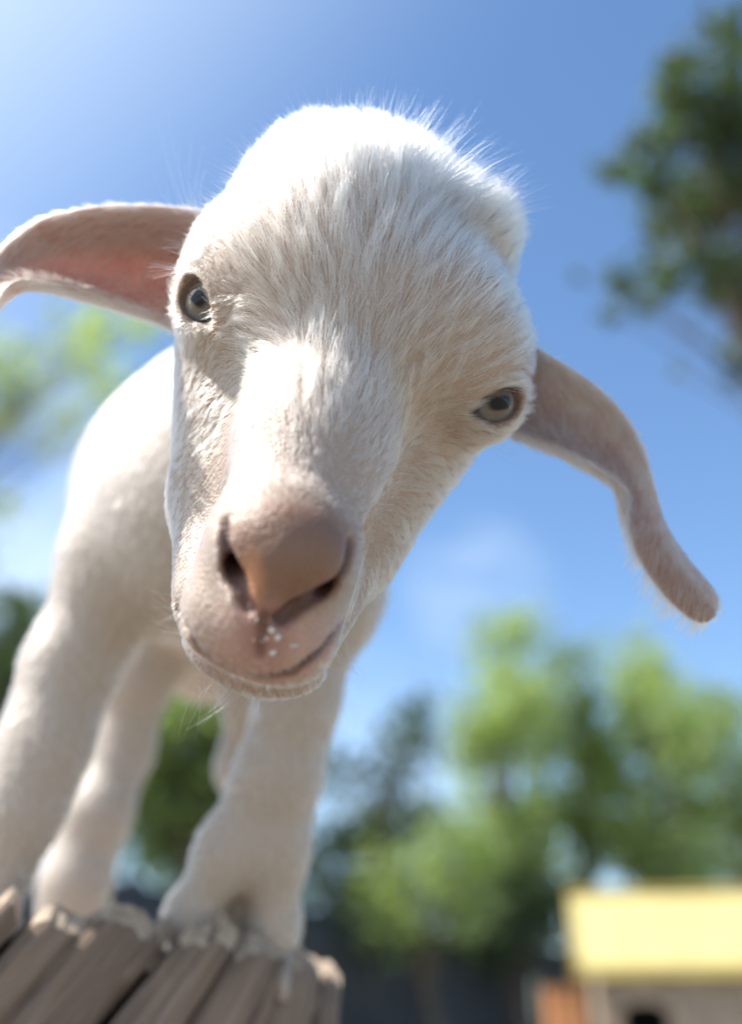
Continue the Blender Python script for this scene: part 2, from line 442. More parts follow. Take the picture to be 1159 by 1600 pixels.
def m_wood(name, a, b, scale=(60, 60, 4), bump=.6, dist=.003, attr=False):
    t = NT(name); v = t.mapping(scale)
    if attr:
        at = t.n.new('ShaderNodeAttribute'); at.attribute_name = 'grain'; mp2 = t.n.new('ShaderNodeMapping'); mp2.inputs['Scale'].default_value = scale
        t.l.new(at.outputs['Vector'], mp2.inputs[0]); v = mp2.outputs[0]
    n = t.noise(1, 7, .65, v); n2 = t.noise(9, 4, .6)
    c = t.ramp(n.outputs['Fac'], [(.28, a), (.55, b), (.75, tuple(min(1, x * 1.35) for x in b))])
    c = t.mix(.55, c, t.ramp(n2.outputs['Fac'], [(.35, (.5, .46, .44)), (.65, (1.1, 1.08, 1.05))]), 'MULTIPLY')
    t.l.new(c, t.b.inputs['Base Color']); t.b.inputs['Roughness'].default_value = .85
    t.bump(n.outputs['Fac'], bump, dist); return t.m
def m_leaf(name, a, b, trans=.45):
    t = NT(name); g = t.n.new('ShaderNodeNewGeometry')
    c = t.ramp(g.outputs['Random Per Island'], [(0, a), (1, b)])
    t.l.new(c, t.b.inputs['Base Color']); t.b.inputs['Roughness'].default_value = .5
    tr = t.n.new('ShaderNodeBsdfTranslucent'); t.l.new(t.mix(1, c, (1.5, 1.7, .6), 'MULTIPLY'), tr.inputs[0])
    mx = t.n.new('ShaderNodeMixShader'); mx.inputs[0].default_value = trans
    t.l.new(t.b.outputs[0], mx.inputs[1]); t.l.new(tr.outputs[0], mx.inputs[2]); t.l.new(mx.outputs[0], t.out.inputs[0]); return t.m

# ------------------------------------------------------------ setting
def ground():
    n = 60; ext = 400
    t = np.linspace(-1, 1, n); x = np.sign(t) * np.abs(t) ** 3 * ext
    X, Y = np.meshgrid(x, x, indexing='ij'); Z = (np.sin(X * .9) * np.cos(Y * .7)) * .03 - .04
    V_ = np.stack([X, Y + 6, Z], -1).reshape(-1, 3); i = np.arange(n * n).reshape(n, n)
    F_ = np.stack([i[:-1, :-1], i[1:, :-1], i[1:, 1:], i[:-1, 1:]], -1).reshape(-1, 4)
    tt = NT('dry_sandy_soil'); a = tt.noise(1.2, 8, .6); b = tt.noise(30, 6, .7)
    c = tt.ramp(a.outputs['Fac'], [(.35, (.24, .205, .16)), (.6, (.30, .26, .20)), (.72, (.12, .16, .05))])
    c = tt.mix(.4, c, tt.ramp(b.outputs['Fac'], [(.3, (.5, .5, .5)), (.7, (1.1, 1.1, 1.1))]), 'MULTIPLY')
    tt.l.new(c, tt.b.inputs['Base Color']); tt.b.inputs['Roughness'].default_value = .95; tt.bump(b.outputs['Fac'], .5, .02)
    tag(mesh_obj('ground', V_, F_, tt.m, smooth=True), 'dry sandy yard soil with sparse grass', kind='structure')
ground()

def box(V_, F_, lo, hi, M=None):
    b = len(V_)
    for z in (lo[2], hi[2]):
        for (x, y) in ((lo[0], lo[1]), (hi[0], lo[1]), (hi[0], hi[1]), (lo[0], hi[1])):
            p = Vector((x, y, z)); V_.append(tuple(M @ p) if M is not None else tuple(p))
    F_ += [(b, b + 3, b + 2, b + 1), (b + 4, b + 5, b + 6, b + 7), (b, b + 1, b + 5, b + 4), (b + 1, b + 2, b + 6, b + 5), (b + 2, b + 3, b + 7, b + 6), (b + 3, b, b + 4, b + 7)]
def boxobj(name, lo, hi, m, parent=None, M=None, label=None):
    V_, F_ = [], []; box(V_, F_, lo, hi, M); o = mesh_obj(name, V_, F_, m, parent)
    if label: o['label'] = label
    return o

# ---- shed with a yellow roof
def shed():
    org = (1.68, 8.75, 0); e = empty('animal_shed', org); e.rotation_euler = (0, 0, R(-8))
    tag(e, 'small wooden animal shed with pale yellow pitched roof and arched doorway', 'shed')
    W, Dp, Hh, RZ = 2.6, 1.15, 1.12, 1.62
    mw = m_wood('grey_boards', (.22, .165, .12), (.42, .34, .26), (30, 30, 2)); mb = m_wood('tan_boards', (.28, .2, .14), (.5, .38, .28), (30, 30, 2))
    dark = simple('shed_inside_shade', (.015, .016, .02), .9)
    ry = simple('yellow_roof_paint', (.47, .40, .17), .55, 3, .06); rf = simple('yellow_trim_paint', (.48, .37, .11), .5, 3, .08)
    n = 16; w = W / n
    door = (1, 2)                                            # boards that stop above the doorway
    for i in range(n):
        z0 = .80 if i in door else 0.02
        boxobj('wall_board', (i * w + .004, 0, z0), ((i + 1) * w - .004, .022 + .004 * (i % 2), Hh), mb if i > 8 else mw, e)
    for i in range(9):
        boxobj('side_board', (0.001, .03 + i * Dp / 9, .02), (.022, .03 + (i + 1) * Dp / 9 - .006, Hh), mw, e)
        boxobj('side_board', (W - .022, .03 + i * Dp / 9, .02), (W - .001, .03 + (i + 1) * Dp / 9 - .006, Hh), mw, e)
    boxobj('back_wall', (.03, Dp - .03, .02), (W - .03, Dp - .008, Hh), mw, e)
    # doorway: arched frame, shade of the room painted as near-black floor and back sheet
    V_, F_ = [], []; cx = 2 * w; rr = w + .02
    arc = [(cx - rr, 0.02), (cx - rr, .70)] + [(cx - rr * math.cos(a), .70 + .1 * math.sin(a)) for a in np.linspace(0.15, math.pi - .15, 9)] + [(cx + rr, .70), (cx + rr, .02)]
    for (x, z) in arc:
        k = 1.28; V_ += [(x, -.012, z), (cx + (x - cx) * k, -.012, z + (.035 if z > .5 else 0)), (x, .01, z), (cx + (x - cx) * k, .01, z + (.035 if z > .5 else 0))]
    for i in range(len(arc) - 1):
        a, b = 4 * i, 4 * i + 4
        F_ += [(a, b, b + 1, a + 1), (a + 2, a + 3, b + 3, b + 2), (a + 1, b + 1, b + 3, a + 3), (a, a + 2, b + 2, b)]
    mesh_obj('door_frame', V_, F_, mb, e)
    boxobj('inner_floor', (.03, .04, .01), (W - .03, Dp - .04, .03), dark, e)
    boxobj('inner_shade_sheet', (.05, Dp * .6, .03), (W - .05, Dp * .6 + .01, Hh - .05), dark, e)
    # roof sheets and trims
    ov = .12; ym = Dp / 2
    for k in range(7):
        x0 = -ov + k * (W + 2 * ov) / 7; x1 = x0 + (W + 2 * ov) / 7 - .005
        for (ya, yb) in ((-ov, ym), (Dp + ov, ym)):
            za = Hh - (RZ - Hh) * ov / ym
            V_ = [(x0, ya, za), (x1, ya, za), (x1, yb, RZ), (x0, yb, RZ)]
            V_ += [(x, y, z + .018 + .004 * (k % 2)) for (x, y, z) in V_]
            F_ = [(0, 3, 2, 1), (4, 5, 6, 7), (0, 1, 5, 4), (1, 2, 6, 5), (2, 3, 7, 6), (3, 0, 4, 7)]
            mesh_obj('roof_panel', V_, F_, ry, e)
    za = Hh - (RZ - Hh) * ov / ym
    boxobj('fascia_board', (-ov - .01, -ov - .022, za - .05), (W + ov + .01, -ov - .002, za + .03), rf, e)
    for xx in (-ov - .025, W + ov + .005):
        for sgn in (0, 1):
            ya = -ov - .02 if sgn == 0 else Dp + ov + .02
            V_ = []
            for x in (xx, xx + .02):
                V_ += [(x, ya, za - .05), (x, ym, RZ - .05), (x, ym, RZ + .035), (x, ya, za + .035)]
            mesh_obj('barge_board', V_, [(0, 1, 2, 3), (7, 6, 5, 4), (0, 4, 5, 1), (1, 5, 6, 2), (2, 6, 7, 3), (3, 7, 4, 0)], rf, e)
    boxobj('ridge_cap', (-ov - .03, ym - .05, RZ + .012), (W + ov + .03, ym + .05, RZ + .045), rf, e)
    for (x0, x1) in ((.02, W * .5), (W * .5 + .001, W - .02)):
        V_ = [(x0, .04, Hh), (x1, .04, Hh)]
    for xx in (0.002, W - .024):
        V_ = [(xx, .03, Hh), (xx, Dp - .03, Hh), (xx, ym, RZ - .03), (xx + .02, .03, Hh), (xx + .02, Dp - .03, Hh), (xx + .02, ym, RZ - .03)]
        mesh_obj('gable', V_, [(0, 1, 2), (5, 4, 3), (0, 3, 4, 1), (1, 4, 5, 2), (2, 5, 3, 0)], mw, e)
shed()

# ---- orange brown crate by the shed
def crate():
    e = empty('wooden_crate', (1.29, 8.5, 0)); e.scale = (.7, .7, 1); tag(e, 'orange brown upright wooden crate standing left of the yellow roofed shed', 'crate')
    m = m_wood('orange_wood', (.35, .13, .05), (.6, .27, .11), (20, 20, 3))
    for i in range(4):
        boxobj('slat', (i * .085, 0, .02), (i * .085 + .078, .018, .86), m, e)
        boxobj('slat', (i * .085, .34, .02), (i * .085 + .078, .358, .86), m, e)
    for i in range(4):
        boxobj('slat', (-.018, .02 + i * .08, .02), (-.001, .02 + i * .08 + .074, .86), m, e)
        boxobj('slat', (.336, .02 + i * .08, .02), (.353, .02 + i * .08 + .074, .86), m, e)
    boxobj('top_board', (-.03, -.015, .865), (.365, .375, .885), m, e)
crate()

# ---- netted fence
def fence():
    A = np.array([-3.4, 6.9]); B = np.array([3.4, 16.0]); n = 9
    e = empty('netting_fence', (A[0], A[1], 0)); tag(e, 'tall fence hung with dark slate blue netting along the yard edge', 'fence')
    d = B - A; L = np.linalg.norm(d); e.rotation_euler = (0, 0, math.atan2(d[1], d[0]))
    t = NT('dark_netting'); v = t.noise(2.5, 4); c = t.ramp(v.outputs['Fac'], [(.3, (.016, .02, .028)), (.7, (.05, .058, .07))])
    t.l.new(c, t.b.inputs['Base Color']); t.b.inputs['Roughness'].default_value = .7; t.bump(t.noise(40, 3).outputs['Fac'], .5, .01)
    mp_ = simple('grey_post_wood', (.035, .037, .04), .8, 9)
    w = L / n
    for i in range(n + 1):
        V_, F_ = [], []; k = 8; h = 1.78
        for z, r in ((0, .045), (h - .03, .045), (h, .02)):
            V_ += [(i * w + r * math.cos(a), r * math.sin(a), z) for a in np.linspace(0, 2 * math.pi, k, endpoint=False)]
        for q in range(2):
            F_ += [(q * k + j, q * k + (j + 1) % k, q * k + k + (j + 1) % k, q * k + k + j) for j in range(k)]
        F_.append(tuple(range(2 * k, 3 * k)))
        mesh_obj('post', V_, F_, mp_, e)
    for i in range(n):
        V_, F_ = [], []; a, b = 14, 6; sag = .05 + .04 * (i % 3)
        for q in range(a + 1):
            for z in range(b + 1):
                s_ = q / a; zz = z / b
                V_.append((i * w + .003 + s_ * (w - .006), -.055 - .03 * math.sin(s_ * 19 + i) * zz, .03 + zz * (1.68 - sag * math.sin(math.pi * s_))))
        for q in range(a):
            for z in range(b):
                c0 = q * (b + 1) + z; F_.append((c0, c0 + b + 1, c0 + b + 2, c0 + 1))
        o = mesh_obj('net_panel', V_, F_, t.m, e, smooth=True)
        so = o.modifiers.new('s', 'SOLIDIFY'); so.thickness = .006
        boxobj('rail', (i * w + .046, -.02, 1.60), ((i + 1) * w - .046, .02, 1.65), mp_, e)
fence()

# ---- trees
def tube(V_, F_, pts, rad, k=7):
    pts = [Vector(p) for p in pts]
    for i, p in enumerate(pts):
        d = (pts[min(i + 1, len(pts) - 1)] - pts[max(i - 1, 0)]).normalized()
        u = d.orthogonal().normalized(); v = d.cross(u)
        if i and True:
            u = (pu - d * pu.dot(d)).normalized(); v = d.cross(u)
        pu = u; b = len(V_)
        for j in range(k):
            a = 2 * math.pi * j / k; V_.append(tuple(p + (u * math.cos(a) + v * math.sin(a)) * rad[i]))
        if i: F_ += [(b - k + j, b - k + (j + 1) % k, b + (j + 1) % k, b + j) for j in range(k)]
M_BARK = m_wood('bark', (.06, .048, .038), (.17, .14, .11), (14, 14, 3), 1, .02)
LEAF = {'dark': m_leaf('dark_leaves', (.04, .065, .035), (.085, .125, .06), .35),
        'mid': m_leaf('green_leaves', (.12, .17, .09), (.23, .28, .15), .55),
        'light': m_leaf('young_leaves', (.19, .25, .13), (.36, .41, .24), .55),
        'pale': m_leaf('pale_leaves', (.22, .27, .17), (.36, .40, .26), .6)}
def tree(base, clusters, kind, label, group=None, leaf=.05, per=170, trunk=.09, name='broadleaf_tree', sig=.52):
    """clusters: (x, y, z, radius) in the world; limbs reach from the trunk to each"""
    base = np.array(base, float); e = empty(name, tuple(base)); tag(e, label, 'tree', group)
    cl = np.array(clusters, float); top = cl[:, 2].max(); cen = cl[:, :3].mean(0)
    hgt = top * .86
    tr = [(base[0] + (cen[0] - base[0]) * s_ ** 1.5 + .12 * math.sin(s_ * 7 + base[0]), base[1] + (cen[1] - base[1]) * s_ ** 1.5 + .1 * math.cos(s_ * 5), base[2] - .05 + hgt * s_) for s_ in np.linspace(0, 1, 12)]
    V_, F_ = [], []; tube(V_, F_, tr, [trunk * (1 - .85 * s_) + .01 for s_ in np.linspace(0, 1, 12)], 9)
    mesh_obj('trunk', np.array(V_) - base, F_, M_BARK, e, smooth=True)
    lv, lf = [], []
    r2 = np.random.default_rng(int(abs(base[0] * 91 + base[1] * 57)) + len(cl))
    allb = []
    for (x, y, z, r) in cl:
        q = min(max((z - r * .9 - base[2]) / hgt * .8, .12), .9); i = int(q * 11); a = np.array(tr[i]); b = np.array([x, y, z])
        m1 = a + (b - a) * .35 + [0, 0, .12 * np.linalg.norm(b - a)]; m2 = a + (b - a) * .7 + [0, 0, .10 * np.linalg.norm(b - a)]
        V_, F_ = [], []; r0 = trunk * .13 * (1 - q * .6) + .008; tube(V_, F_, [a, m1, m2, b], [r0, r0 * .7, r0 * .45, .006], 6)
        for _ in range(4):
            dd = r2.normal(size=3); dd /= np.linalg.norm(dd); s0 = a + (b - a) * r2.uniform(.7, .95) + [0, 0, .08 * np.linalg.norm(b - a)]
            tube(V_, F_, [s0, s0 + dd * r * .45, s0 + dd * r * .9 + [0, 0, .03]], [r0 * .3, r0 * .2, .003], 5)
        mesh_obj('limb', np.array(V_) - base, F_, M_BARK, e, smooth=True)
        n = int(per * 2.2 * (r / .5) ** 2)
        sub = r2.normal(size=(max(4, n // 28), 3)); sub = sub / np.linalg.norm(sub, axis=1, keepdims=True) * r * r2.uniform(.25, .95, (len(sub), 1)) * [1, 1, .8]
        c = b + sub[r2.integers(0, len(sub), n)] + r2.normal(size=(n, 3)) * r * sig
        u = r2.normal(size=(n, 3)); u /= np.linalg.norm(u, axis=1, keepdims=True)
        w = np.cross(u, r2.normal(size=(n, 3))); w /= np.linalg.norm(w, axis=1, keepdims=True)
        s_ = leaf * 1.25 * r2.uniform(.6, 1.3, (n, 1))
        nn = np.cross(u, w)
        quad = np.stack([c - u * s_, c + w * s_ * .55 + nn * s_ * .15, c + u * s_, c - w * s_ * .55 + nn * s_ * .15], 1).reshape(-1, 3)
        allb.append(quad)
    Q = np.concatenate(allb) - base; nq = len(Q) // 4
    mesh_obj('crown', Q, np.arange(nq * 4).reshape(nq, 4), LEAF[kind], e)
    return e
def CW(px, py, D, r): p = toW(P(px, py, D * 1000)); return (p[0], p[1], p[2], r)
def scat(seed, x0, x1, y0, y1, D, n, r0, r1, shape=None):
    n = int(n * 2.2); r0 *= .9; r1 *= .9
    q = np.random.default_rng(seed); out = []
    while len(out) < n:
        x, y = q.uniform(x0, x1), q.uniform(y0, y1)
        if shape and not shape(x, y): continue
        out.append(CW(x, y, D + q.uniform(-.9, .9), q.uniform(r0, r1)))
    return out
def base_under(cl, dx=0, dy=0):
    c = np.array(cl); return (c[:, 0].mean() + dx, c[:, 1].mean() + dy, -.03)
# big dark tree reaching in at the upper right
pts = [(1130, 80, .30), (1060, 90, .18), (1040, 130, .2), (1080, 150, .3), (1130, 170, .34), (1060, 210, .26), (1110, 240, .36), (1000, 220, .16), (975, 260, .2), (1020, 280, .22), (1070, 300, .32),
       (1140, 310, .36), (1030, 360, .2), (1090, 370, .34), (1150, 400, .3), (1010, 410, .2), (975, 440, .16), (1060, 430, .2), (1000, 465, .12), (965, 495, .12), (1120, 450, .2), (1160, 470, .3), (900, 433, .05),
       (1050, 580, .07), (1130, 560, .10), (1155, 590, .15), (1200, 520, .4), (1220, 300, .6), (1210, 120, .5), (1290, 200, .8), (1300, 420, .8), (1150, 20, .12)]
cl = [CW(x, y, 8.0 + .7 * math.sin(x * .3), r * .85) for (x, y, r) in pts]
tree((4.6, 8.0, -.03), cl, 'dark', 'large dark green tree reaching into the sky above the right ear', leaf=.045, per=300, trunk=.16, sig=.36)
# row of young trees behind the yard
def spire(cx, half, top, bot=1420):
    return lambda x, y: abs(x - cx) < half * min(1, .25 + (y - top) / (bot - top) * 1.6)
cl = scat(1, 720, 850, 985, 1400, 13, 22, .18, .42, spire(790, 62, 980)); tree(base_under(cl), cl, 'light', 'tall narrow light green tree left of the shed roof', 'young trees behind the yard', .05, 150)
cl = scat(2, 840, 960, 1010, 1400, 14, 20, .18, .42, spire(890, 58, 1005)); tree(base_under(cl), cl, 'mid', 'slim mid green tree straight behind the left end of the shed', 'young trees behind the yard', .05, 130)
cl = scat(3, 930, 1110, 1000, 1390, 13.5, 24, .2, .45, spire(1012, 80, 995)); tree(base_under(cl), cl, 'light', 'bright green tree with pointed top above the shed roof', 'young trees behind the yard', .05, 140)
cl = scat(4, 1060, 1230, 1080, 1390, 15, 18, .25, .5); tree(base_under(cl), cl, 'mid', 'rounded green tree at the far right behind the shed', 'young trees behind the yard', .05, 120)
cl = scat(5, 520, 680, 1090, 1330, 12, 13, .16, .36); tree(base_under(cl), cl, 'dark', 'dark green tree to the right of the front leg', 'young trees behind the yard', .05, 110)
cl = scat(6, 560, 760, 1290, 1450, 11, 16, .18, .36); tree(base_under(cl), cl, 'light', 'low light green tree just above the netting fence', 'young trees behind the yard', .05, 120)
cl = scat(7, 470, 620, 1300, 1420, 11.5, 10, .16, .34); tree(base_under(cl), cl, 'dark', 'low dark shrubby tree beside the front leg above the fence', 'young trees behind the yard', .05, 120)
cl = scat(8, 200, 400, 1050, 1330, 10, 24, .22, .42); tree(base_under(cl), cl, 'mid', 'green tree seen between the legs of the kid', 'young trees behind the yard', .05, 260)
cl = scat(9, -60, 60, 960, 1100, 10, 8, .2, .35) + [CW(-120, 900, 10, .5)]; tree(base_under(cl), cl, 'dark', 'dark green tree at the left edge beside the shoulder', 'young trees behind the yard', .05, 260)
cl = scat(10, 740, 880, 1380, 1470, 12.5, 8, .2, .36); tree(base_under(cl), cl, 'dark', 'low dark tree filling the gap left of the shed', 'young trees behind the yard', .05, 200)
# airy tree at the left
cl = scat(11, -60, 235, 480, 660, 13, 20, .16, .34) + scat(12, 60, 200, 640, 700, 13, 4, .15, .25) + scat(13, -80, 20, 730, 800, 13, 3, .15, .25) + [CW(-150, 600, 13, .6), CW(-200, 750, 13, .6)]
tree((-7.6, 12.5, -.03), cl, 'pale', 'tall airy pale green tree behind the back of the kid at left', leaf=.05, per=75, trunk=.09)

# ---- wooden platform the kid stands on
DECK = CAM_H + DECK_MM / 1000
def platform():
    e = empty('wooden_platform', (-.1, .8, 0)); tag(e, 'rough weathered wooden platform ringed with leaning split boards under the kid', 'platform')
    org = np.array([-.1, .8, 0])
    mw = m_wood('weathered_board', (.035, .024, .02), (.15, .11, .09), (150, 150, 9), .8, .004)
    ms = m_wood('weathered_split_board', (.065, .042, .03), (.24, .175, .13), (75, 6, 60), .8, .004, True)
    mk = simple('gap_shade_wood', (.02, .015, .012), .9)  # near-black colour standing for shade in the gaps between boards
    mt = m_wood('cut_end_grain', (.24, .185, .14), (.44, .36, .28), (120, 120, 120), .6, .003)
    r2 = np.random.default_rng(5)
    # (measured left and right corner of the top edge, where each seam runs to, depth)
    seams = [(-170, 1385, -1.05, 440), (-60, 1390, -.95, 458), (63, 1400, -.86, 475), (170, 1420, -.86, 488), (285, 1455, -.84, 500), (383, 1452, -.62, 512), (471, 1472, -.43, 535), (497, 1498, -.17, 560), (516, 1502, -.11, 575), (547, 1506, -.08, 600)]
    H_ = 14; Wn = 9; GAP = [1, 1, 4.5, .4, 5, 2.5, 2.8, 1.8, 1.5, 1]
    for i in range(len(seams) - 1):
        (x0, y0, k0, D0), (x1, y1, k1, D1) = seams[i], seams[i + 1]
        def line(x, y, k, D, off):
            a = toW(P(x + off, y, D)); b = toW(P(x + off + k * 140, y + 140, D - 35)); return a, (b - a) / (a[2] - b[2])   # per metre of fall
        gl_, gr_ = GAP[i], GAP[i + 1]; chm = r2.choice([.002, .006, .013])
        a0, d0 = line(x0, y0, k0, D0, gl_); a1, d1 = line(x1, y1, k1, D1, -gr_)
        nrm = np.cross(a1 - a0, d0); nrm /= np.linalg.norm(nrm)
        if nrm[1] > 0: nrm = -nrm                            # towards the outside
        th = .024 + .006 * r2.random(); V_ = []; UV = []; off = r2.uniform(-.004, .004)
        topj = r2.uniform(-.003, .004, Wn + 1) + r2.uniform(-.003, .005); topj[0] -= .0012 * gl_; topj[-1] -= .0012 * gr_
        for layer in (0, 1):
            for h in range(H_ + 1):
                for w in range(Wn + 1):
                    s_ = w / Wn; t_ = (h / H_) ** 2.2
                    z0 = (a0[2] + (a1[2] - a0[2]) * s_); fall = (0, .009, .022)[h] if h < 3 else .022 + (z0 - .022) * ((h - 2) / (H_ - 2)) ** 1.8
                    p = a0 + (a1 - a0) * s_ + (d0 + (d1 - d0) * s_) * fall
                    p = p + np.array([0, 0, topj[w] * (1 - t_)])
                    bulge = (1 - (2 * s_ - 1) ** 4) * .0013 + (r2.normal() * .0007)
                    p = p + nrm * ((off + bulge) if layer == 0 else -th)
                    if layer == 0 and h == 0: p = p - nrm * (chm + .003 * r2.random())
                    if layer == 0 and w in (0, Wn): p = p - nrm * .0005 * (gl_ if w == 0 else gr_)
                    UV.append((s_ * .05 + i * .37, fall, (off if layer == 0 else -th)))
                    V_.append(p)
        n = (H_ + 1) * (Wn + 1); F_ = []; mi = []
        for h in range(H_):
            for w in range(Wn):
                c = h * (Wn + 1) + w; top_ = 1 if h == 0 else 0
                F_.append((c, c + Wn + 1, c + Wn + 2, c + 1)); F_.append((n + c, n + c + 1, n + c + Wn + 2, n + c + Wn + 1)); mi += [top_, 0]
        for w in range(Wn):
            F_.append((w, w + 1, n + w + 1, n + w)); mi.append(1)
        for h in range(H_):
            c = h * (Wn + 1); F_.append((c, n + c, n + c + Wn + 1, c + Wn + 1)); c += Wn; F_.append((c, c + Wn + 1, n + c + Wn + 1, n + c)); mi += [0, 0]
        bk = []
        for h in range(2):
            for (aa, dd, o_) in ((a0, d0, -.012), (a1, d1, .012)):
                q = aa + dd * (.012 + h * (aa[2] - .02)) - nrm * (th + .005); bk.append(q + np.array([o_, 0, 0])); bk.append(q + np.array([o_, 0, 0]) - nrm * .012)
        mesh_obj('gap_shade_board', np.array(bk) - org, [(0, 4, 6, 2), (1, 3, 7, 5), (0, 1, 5, 4), (2, 6, 7, 3), (0, 2, 3, 1), (4, 5, 7, 6)], mk, e)  # dark backing added behind the seams so the gaps look shaded
        o = mesh_obj('side_board', np.array(V_) - org, F_, [ms, mt], e, smooth=False)
        at = o.data.attributes.new('grain', 'FLOAT_VECTOR', 'POINT'); at.data.foreach_set('vector', np.array(UV, np.float32).ravel())
        for f, q in zip(o.data.polygons, mi): f.material_index = q; f.use_smooth = (q == 0)
    # deck boards behind the rim
    for i in range(7):
        x0 = -.64 + i * .085
        yf = {0: .36, 1: .37, 2: .385, 3: .40, 4: .43, 5: .46, 6: .49, 7: .53, 8: .60}[i] + .14
        boxobj('deck_board', (x0 - org[0], yf - org[1], DECK - .025 - .001 * (i % 2)), (x0 + .080 - org[0], 1.25 - org[1], DECK - .001 * (i % 3)), mt, e)
    for y in (.62, 1.18):
        boxobj('cross_beam', (-.66 - org[0], y - org[1], DECK - .07), (-.06 - org[0], y + .05 - org[1], DECK - .028), mw, e)
    for (x, y) in ((-.6, .65), (-.12, .76), (-.6, 1.18), (-.12, 1.16)):
        boxobj('leg', (x - org[0], y - org[1] - .02, -.05), (x + .06 - org[0], y + .04 - org[1], DECK - .071), mw, e)
platform()

# ------------------------------------------------------------ fur
def curves_obj(name, pts, rad, col, m, parent, org):
    """pts (n, k, 3) world, rad (n, k), col (n, 3)"""
    n, k = pts.shape[:2]
    c = bpy.data.hair_curves.new(name); c.add_curves([k] * n)
    c.position_data.foreach_set('vector', (pts - np.asarray(org)).astype(np.float32).ravel())
    ra = c.attributes.get('radius') or c.attributes.new('radius', 'FLOAT', 'POINT')
    ra.data.foreach_set('value', rad.astype(np.float32).ravel())
    ca = c.attributes.new('tint', 'FLOAT_COLOR', 'CURVE')
    ca.data.foreach_set('color', np.concatenate([col, np.ones((n, 1))], 1).astype(np.float32).ravel())
    c.materials.append(m)
    o = bpy.data.objects.new(name, c); link(o, parent); return o
def roots(V_, F4, N_, dens, seed):
    """random roots on quads; dens per vertex (hairs per square mm)"""
    r = np.random.default_rng(seed)
    T = np.concatenate([F4[:, [0, 1, 2]], F4[:, [0, 2, 3]]])
    A = np.linalg.norm(np.cross(V_[T[:, 1]] - V_[T[:, 0]], V_[T[:, 2]] - V_[T[:, 0]]), axis=1) / 2
    ex = A * dens[T].mean(1); cum = np.cumsum(ex); n = int(cum[-1])
    ti = np.searchsorted(cum, r.uniform(0, cum[-1], n)); t = T[np.minimum(ti, len(T) - 1)]
    u, v = r.random(n), r.random(n); f = u + v > 1; u[f], v[f] = 1 - u[f], 1 - v[f]; w = 1 - u - v
    p = V_[t[:, 0]] * w[:, None] + V_[t[:, 1]] * u[:, None] + V_[t[:, 2]] * v[:, None]
    nn = N_[t[:, 0]] * w[:, None] + N_[t[:, 1]] * u[:, None] + N_[t[:, 2]] * v[:, None]
    return p, nn / np.linalg.norm(nn, axis=1, keepdims=True), r
def strands(p, n, d, L, lift, r, k=6, curl=.12, clump=.5, csize=3.0, gz=0.):
    """p roots, n normals, d combed direction (tangent), L length mm, lift 0..1"""
    t = d - (d * n).sum(1, keepdims=True) * n; t /= np.maximum(np.linalg.norm(t, axis=1, keepdims=True), 1e-6)
    m = len(p)
    # neighbourhood tufts share a wobble
    cell = np.floor(p / csize + r.random(3)).astype(np.int64)
    hsh = (cell[:, 0] * 73856093) ^ (cell[:, 1] * 19349663) ^ (cell[:, 2] * 83492791)
    _, ci = np.unique(hsh, return_inverse=True); nc = ci.max() + 1
    cw = r.normal(size=(nc, 3)) * .17; cen = np.zeros((nc, 3)); cnt = np.bincount(ci, minlength=nc)[:, None]
    for a in range(3): cen[:, a] = np.bincount(ci, weights=p[:, a], minlength=nc)
    cen /= np.maximum(cnt, 1)
    t = t + cw[ci] + r.normal(size=(m, 3)) * curl; t -= (t * n).sum(1, keepdims=True) * n * .8; t /= np.linalg.norm(t, axis=1, keepdims=True)
    L = L * r.uniform(.65, 1.15, m); lf = np.clip(lift + r.normal(size=m) * .07, .03, 1.2)
    s = np.linspace(0, 1, k)
    out = np.zeros((m, k, 3)); cur = p.copy() - n * .3; out[:, 0] = cur
    side = np.cross(n, t) * r.normal(size=(m, 1)) * curl * 1.2
    for i in range(1, k):
        sm = (s[i] + s[i - 1]) / 2
        a = lf[:, None] * (1.5 - 1.1 * sm)
        q = t * np.cos(np.clip(a, 0, 1.4)) + n * np.sin(np.clip(a, 0, 1.4)) + side * sm
        q[:, 1] += gz * sm
        q /= np.linalg.norm(q, axis=1, keepdims=True)
        cur = cur + q * (L / (k - 1))[:, None]; out[:, i] = cur
    if clump:
        tipc = np.zeros((nc, 3))
        for a in range(3): tipc[:, a] = np.bincount(ci, weights=out[:, -1, a], minlength=nc)
        tipc /= np.maximum(cnt, 1)
        off = tipc[ci] - out[:, -1]
        for i in range(1, k): out[:, i] += off * (clump * s[i] ** 1.6 * r.uniform(.3, 1, m))[:, None]
    return out
